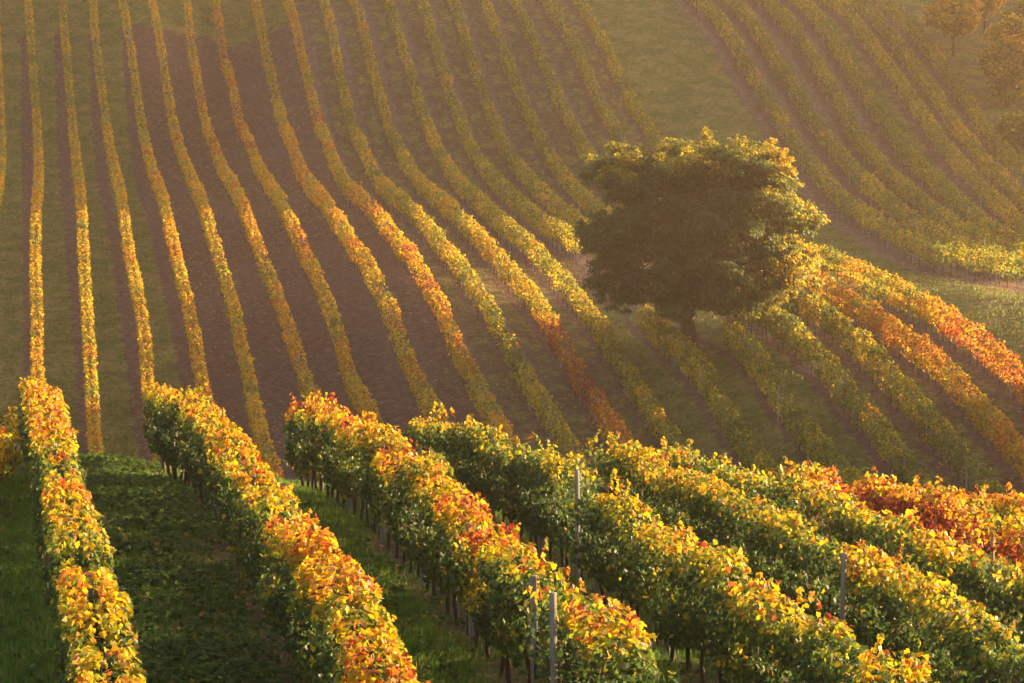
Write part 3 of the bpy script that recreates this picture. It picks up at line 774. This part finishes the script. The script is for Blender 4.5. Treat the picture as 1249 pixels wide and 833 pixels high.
# ============================================================ the big tree and the orchard
def tree(px, py, D, label, cat, group, crown_pts, clump_r, per_clump, leaf, trunk_h, trunk_r, limbs, afun, seed, name, ncl, droop=.7):
    """crown_pts: function(u) -> candidate points relative to the base, in metres"""
    R = np.random.default_rng(seed)
    X, Y, Z = unproj(px, py, D)
    Z = float(height(X, Y))
    base = np.array([X, Y, Z])
    root = empty(name, tuple(base))
    tag(root, label, cat, group)
    cl = crown_pts(R, ncl)
    # wood: trunk, limbs, branches and twigs towards the leaf clumps
    lines = []
    def bez(a, b, c, n=9):
        t = np.linspace(0, 1, n)[:, None]
        q = (1-t)**2*a+2*t*(1-t)*b+t*t*c
        q[1:-1] += R.normal(0, .02*np.linalg.norm(c-a), (n-2, 3)); return q
    top = np.array([R.normal(0, .15), R.normal(0, .15), trunk_h])
    t = np.linspace(0, 1, 9)
    tp = np.stack([top[0]*t+.06*np.sin(5*t), top[1]*t, -.3+(trunk_h+.3)*t], 1)
    flare = trunk_r*(1+.55*np.exp(-7*t)-.12*t)
    lines.append((tp, flare))
    cen = cl.mean(0)
    L1 = cl[R.choice(len(cl), limbs, replace=False)]
    ang = np.arange(limbs)/limbs*2*math.pi+R.random(limbs)*.5
    rad = np.percentile(np.hypot(cl[:, 0], cl[:, 1]), 70)
    hgt = cl[:, 2].max()
    L1 = np.stack([np.cos(ang)*rad*.5*(.6+.6*R.random(limbs)), np.sin(ang)*rad*.5*(.6+.6*R.random(limbs)), trunk_h+(hgt-trunk_h)*(.3+.4*R.random(limbs))], 1)
    L1[0] = (0, 0, trunk_h+(hgt-trunk_h)*.62)
    for p in L1:
        mid = top+(p-top)*.5+np.array([0, 0, .12*np.linalg.norm(p-top)])
        lines.append((bez(top-np.array([0, 0, .15]), mid, p), np.linspace(trunk_r*.55, trunk_r*.2, 9)))
    nb = limbs*7
    L2 = cl[R.choice(len(cl), min(nb, len(cl)), replace=False)]*.86
    L2[:, 2] = np.maximum(L2[:, 2], trunk_h*.9)
    for p in L2:
        q = L1[np.argmin(((L1-p)**2).sum(1))]
        lines.append((bez(q, (q+p)/2+np.array([0, 0, .1*np.linalg.norm(p-q)]), p, 7), np.linspace(trunk_r*.2, trunk_r*.06, 7)))
    for p in cl:
        q = L2[np.argmin(((L2-p)**2).sum(1))]
        lines.append((bez(q, (q+p)/2+R.normal(0, .1, 3), p, 4), np.linspace(trunk_r*.055, .006, 4)))
    tubes('trunk', lines, M_TBARK, root, sides=7, bumps=.12)
    n = len(cl)*per_clump
    ci = np.repeat(np.arange(len(cl)), per_clump)
    off = R.normal(0, 1, (n, 3)); off = norm(off)*(R.random((n, 1))**.5)*clump_r*(.6+.8*R.random(len(cl)))[ci][:, None]
    off[:, 2] *= .55
    P = cl[ci]+off
    dirn = norm(P-cen)
    N = norm(np.stack([R.normal(0, .6, n), R.normal(0, .6, n), np.full(n, .75)], 1)+.5*dirn)
    T = dirn*.5+np.stack([R.normal(0, .5, n), R.normal(0, .5, n), np.full(n, -droop)], 1)
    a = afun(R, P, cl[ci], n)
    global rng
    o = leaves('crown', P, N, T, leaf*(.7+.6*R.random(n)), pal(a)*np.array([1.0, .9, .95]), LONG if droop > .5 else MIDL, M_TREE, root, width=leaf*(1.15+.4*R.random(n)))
    return root

TD = 166.0
def big_crown(R, n):
    """leaf clumps on the shells of some eighty leafy lobes that fill a broad, flat topped outline"""
    cen = []
    tries = 0
    while len(cen) < 135 and tries < 40000:
        tries += 1
        p = R.uniform([-1, -1, 0], [1, 1, 1])
        prof = np.interp(p[2], [0, .08, .2, .4, .65, .82, .93, 1.0], [.60, .84, .98, 1.0, .98, .92, .82, .45])
        ang = math.atan2(p[1], p[0])
        lob = .88+.26*float(noise3(math.cos(ang)*1.6+5, math.sin(ang)*1.6+5, p[2]*2.6, 31))
        q = math.hypot(p[0], p[1])/(prof*lob)
        if q > 1 or (q < .52 and p[2] < .78): continue
        c = np.array([p[0]*6.35+.2, p[1]*5.6, 2.7+p[2]*8.8])
        if p[2] < .10 and p[0] < -.70: continue
        if any(((c-d)**2).sum() < 1.22**2 for d in cen): continue
        cen.append(c)
    cen = np.array(cen)
    out = []
    for c in cen:
        rad = R.uniform(.85, 1.45)
        sparse = .85 if (c[0] > 1.5 and c[2] < 7) else 1.0
        m = int(n/len(cen)*sparse*R.uniform(.8, 1.25))
        d = norm(R.normal(0, 1, (m, 3))+np.array([0, 0, .35]))
        out.append(c+d*rad*np.array([1.1, 1.1, .72])*(R.random((m, 1))**.35))
    # thin sprigs reaching out of the top
    tops = cen[cen[:, 2] > 9.5]
    for c in tops[R.choice(len(tops), 26)]:
        b = c+np.array([R.normal(0, .45), R.normal(0, .45), .7]); d = norm(np.array([R.normal(0, .35), R.normal(0, .35), 1.0]))
        for t in (.1, .4, .7): out.append((b+d*t)[None, :])
    return np.concatenate(out)
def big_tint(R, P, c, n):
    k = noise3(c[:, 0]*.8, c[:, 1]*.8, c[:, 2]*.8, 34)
    top = sstep(9.6, 11.6, P[:, 2]+1.6*(k-.5)); right = sstep(1.5, 6.4, P[:, 0]+2.0*(k-.5))  # golden towards top and right: autumn tint plus sunlit rim put into colour
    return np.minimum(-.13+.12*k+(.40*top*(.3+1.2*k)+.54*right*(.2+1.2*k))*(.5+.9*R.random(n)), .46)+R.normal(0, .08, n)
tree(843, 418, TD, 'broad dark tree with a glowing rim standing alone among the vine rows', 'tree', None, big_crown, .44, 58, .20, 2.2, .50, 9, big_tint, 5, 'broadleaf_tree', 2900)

def small_crown(w, h0, h1, gap=.46, sk=0.0):
    def f(R, n):
        out = []; m = 0
        while m < n:
            p = R.uniform([-1, -1, -1], [1, 1, 1], (3000, 3))
            ang = np.arctan2(p[:, 1], p[:, 0])
            q = np.sqrt(p[:, 0]**2+p[:, 1]**2+p[:, 2]**2)/(.8+.4*noise3(np.cos(ang)*1.7+7, np.sin(ang)*1.7+7, p[:, 2]*2+sk, 41))
            ok = (q < 1) & (q > .35) & (noise3(p[:, 0]*3+sk, p[:, 1]*3, p[:, 2]*3, 42) > gap)
            p = p[ok]
            out.append(np.stack([p[:, 0]*w, p[:, 1]*w, (h0+h1)/2+p[:, 2]*(h1-h0)/2], 1)); m += len(p)
        return np.concatenate(out)[:n]
    return f
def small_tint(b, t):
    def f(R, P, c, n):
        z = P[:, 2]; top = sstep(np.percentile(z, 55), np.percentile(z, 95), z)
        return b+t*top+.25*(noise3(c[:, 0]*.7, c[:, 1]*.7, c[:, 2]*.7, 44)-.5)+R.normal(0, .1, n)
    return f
OG = 'orchard trees at the upper right corner'
for (px, py, D, w, h0, h1, b, t, tr, sd, ncl, lab) in (
    (1163, 50, 262, 2.5, 1.9, 6.2, .48, .10, .15, 61, 330, 'small orchard tree with a bare straight trunk beside the outermost hazy vine row'),
    (1230, 92, 252, 2.3, .6, 7.8, .42, .08, .16, 62, 620, 'tall bushy orchard tree with sunlit yellow top in the upper right corner'),
    (1243, 150, 243, 1.6, 1.2, 3.8, .34, .06, .12, 63, 260, 'low rounded orchard tree in front of the tall bushy one'),
    (1200, 30, 268, 2.1, 1.2, 7.0, .50, .10, .13, 64, 300, 'yellow orchard tree between the small straight trunked one and the tall bushy one'),
    (1262, 70, 258, 3.0, 1.2, 6.6, .15, .2, .15, 65, 330, 'dark green orchard tree cut off by the right edge behind the others')):
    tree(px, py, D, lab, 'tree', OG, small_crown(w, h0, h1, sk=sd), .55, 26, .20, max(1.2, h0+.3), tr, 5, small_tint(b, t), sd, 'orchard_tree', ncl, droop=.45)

# ============================================================ grass, weeds, fallen leaves
def scatter_near(n, ymin=25, ymax=84):
    Y = np.sqrt(rng.random(n)*(ymax**2-ymin**2)+ymin**2); X = (rng.random(n)*2-1)*(.19*Y+1.0)
    Z = height(X, Y); px, py, D = proj(X, Y, Z)
    ok = (px > -30) & (px < PW+30) & (py < PH+30)
    return X[ok], Y[ok], Z[ok]
X, Y, Z = scatter_near(900000)
g, _ = masks(X, Y, Z)
kn = near_index(X, Y, Z)
patch = fbm(X*.5, Y*.5, 2.2, 51)
weedy = (kn > 1) & (kn < 2)
keep = rng.random(len(X)) < g*np.where(weedy, .35+.5*sstep(.36, .64, patch), .45+.75*sstep(.3, .6, patch))
X, Y, Z, patch, weedy = X[keep], Y[keep], Z[keep], patch[keep], weedy[keep]
n = len(X)
hgt = (.07+.12*rng.random(n))*np.where(weedy, .6, 1.0)*(.6+.9*patch)
az_ = rng.random(n)*2*math.pi
T = np.stack([rng.normal(0, .38, n), rng.normal(0, .38, n), np.ones(n)], 1)
N = np.stack([np.cos(az_), np.sin(az_), np.full(n, .1)], 1)
a = rng.random(n)[:, None]
col = (1-a)*np.array([.030, .100, .008])+a*np.array([.10, .20, .018])
dryb = rng.random(n) < .10
col[dryb] = np.array([.24, .19, .08])*(.6+.6*rng.random((dryb.sum(), 1)))
o = leaves('grass', np.stack([X, Y, Z-.01], 1), N, T, hgt, col, BLADE, M_GRASS, width=.012+.010*rng.random(n))
tag(o, kind='stuff')
# broad leaved weeds
X, Y, Z = scatter_near(130000)
kn = near_index(X, Y, Z)
patch = fbm(X*.6+40, Y*.6, 2.2, 51)
g, _ = masks(X, Y, Z)
keep = rng.random(len(X)) < np.where((kn > 1) & (kn < 2), 1.0, .28)*(.12+.7*sstep(.34, .68, patch))*(.3+g)
X, Y, Z = X[keep], Y[keep], Z[keep]
m = 7; n = len(X)
ang = np.tile(np.arange(m)/m*2*math.pi, n)+np.repeat(rng.random(n)*6.28, m)+rng.normal(0, .25, n*m)
up = .25+.9*rng.random(n*m)
T = np.stack([np.cos(ang), np.sin(ang), up], 1)
N = np.stack([-np.cos(ang)*.6, -np.sin(ang)*.6, np.ones(n*m)], 1)+rng.normal(0, .2, (n*m, 3))
a = rng.random((n, 1)).repeat(m, 0)
col = (1-a)*np.array([.03, .078, .013])+a*np.array([.085, .14, .026])
hz = (.04+.16*rng.random(n)**2).repeat(m)*rng.random(n*m)
sz = (.04+.05*rng.random(n)).repeat(m)*(.7+.6*rng.random(n*m))
o = leaves('ground_weeds', np.stack([X.repeat(m), Y.repeat(m), Z.repeat(m)+hz], 1), N, T, sz, col, MIDL, M_GRASS)
tag(o, kind='stuff')
# grass of the far strips
n = 260000
Y = 128+rng.random(n)*155; X = (rng.random(n)*2-1)*(.183*Y)
Z = height(X, Y); g, _ = masks(X, Y, Z)
pt = fbm(X*.35, Y*.35, 1.1, 55)
keep = rng.random(n) < sstep(.35, .9, g)*(.25+.9*sstep(.35, .65, pt))
X, Y, Z = X[keep], Y[keep], Z[keep]; n = len(X)
T = np.stack([rng.normal(0, .4, n), rng.normal(0, .4, n), np.ones(n)], 1)
az_ = rng.random(n)*2*math.pi
N = np.stack([np.cos(az_), np.sin(az_), np.full(n, .3)], 1)
a = rng.random((n, 1))
col = (1-a)*np.array([.07, .10, .020])+a*np.array([.22, .20, .055])
o = leaves('meadow_grass', np.stack([X, Y, Z-.02], 1), N, T, .10+.14*rng.random(n), col, BLADE, M_GRASS, width=.05+.08*rng.random(n))
tag(o, kind='stuff')
# fallen leaves
n = 60000
Y = np.concatenate([130+rng.random(n)*120, 28+rng.random(9000)*50]); X = (rng.random(len(Y))*2-1)*(.183*Y)
Z = height(X, Y); k = far_index(X, Y, Z)
pt = fbm(X*.25+9, Y*.10, 3.1, 57)
keep = np.where(Y > 100, rng.random(len(Y)) < (.12+.9*sstep(.5, .68, pt))*np.where((k > 3) & (k < 12), 1, .45), rng.random(len(Y)) < .5)
X, Y, Z = X[keep], Y[keep], Z[keep]; n = len(X)
N = np.stack([rng.normal(0, .35, n), rng.normal(0, .35, n), np.ones(n)], 1)
T = rng.normal(0, 1, (n, 3))
a = np.clip(rng.normal(.62, .18, n), .2, 1.1)
o = leaves('fallen_leaves', np.stack([X, Y, Z+.02], 1), N, T, np.where(Y > 100, .11+.07*rng.random(n), .08+.05*rng.random(n)), pal(a)*.75+np.array([.05, .03, .015]), FARL, M_LITTER)
tag(o, kind='stuff')

# ============================================================ autumn haze
def haze_box():
    m, nt, out = new_mat('haze')
    v = N_(nt, 'ShaderNodeVolumePrincipled')
    v.inputs['Color'].default_value = (*HAZE_COLOR, 1)
    v.inputs['Density'].default_value = HAZE_DENSITY
    v.inputs['Anisotropy'].default_value = HAZE_ANISO
    v.inputs['Density Attribute'].default_value = ''
    v.inputs['Color Attribute'].default_value = ''
    v.inputs['Temperature Attribute'].default_value = ''
    nt.links.new(v.outputs[0], out.inputs['Volume'])
    x0, x1, y0, y1 = -150, 195, -45, 408
    z0 = float(mz_.min())-1.2; z1 = max(float(mz_.max()), 2.0)+3.0
    V = [(x, y, z) for z in (z0, z1) for y in (y0, y1) for x in (x0, x1)]
    F = [0,2,3,1, 4,5,7,6, 0,1,5,4, 2,6,7,3, 0,4,6,2, 1,3,7,5]
    o = link('haze', raw_mesh('haze', V, F, [4]*6), m)
    tag(o, kind='stuff')
haze_box()
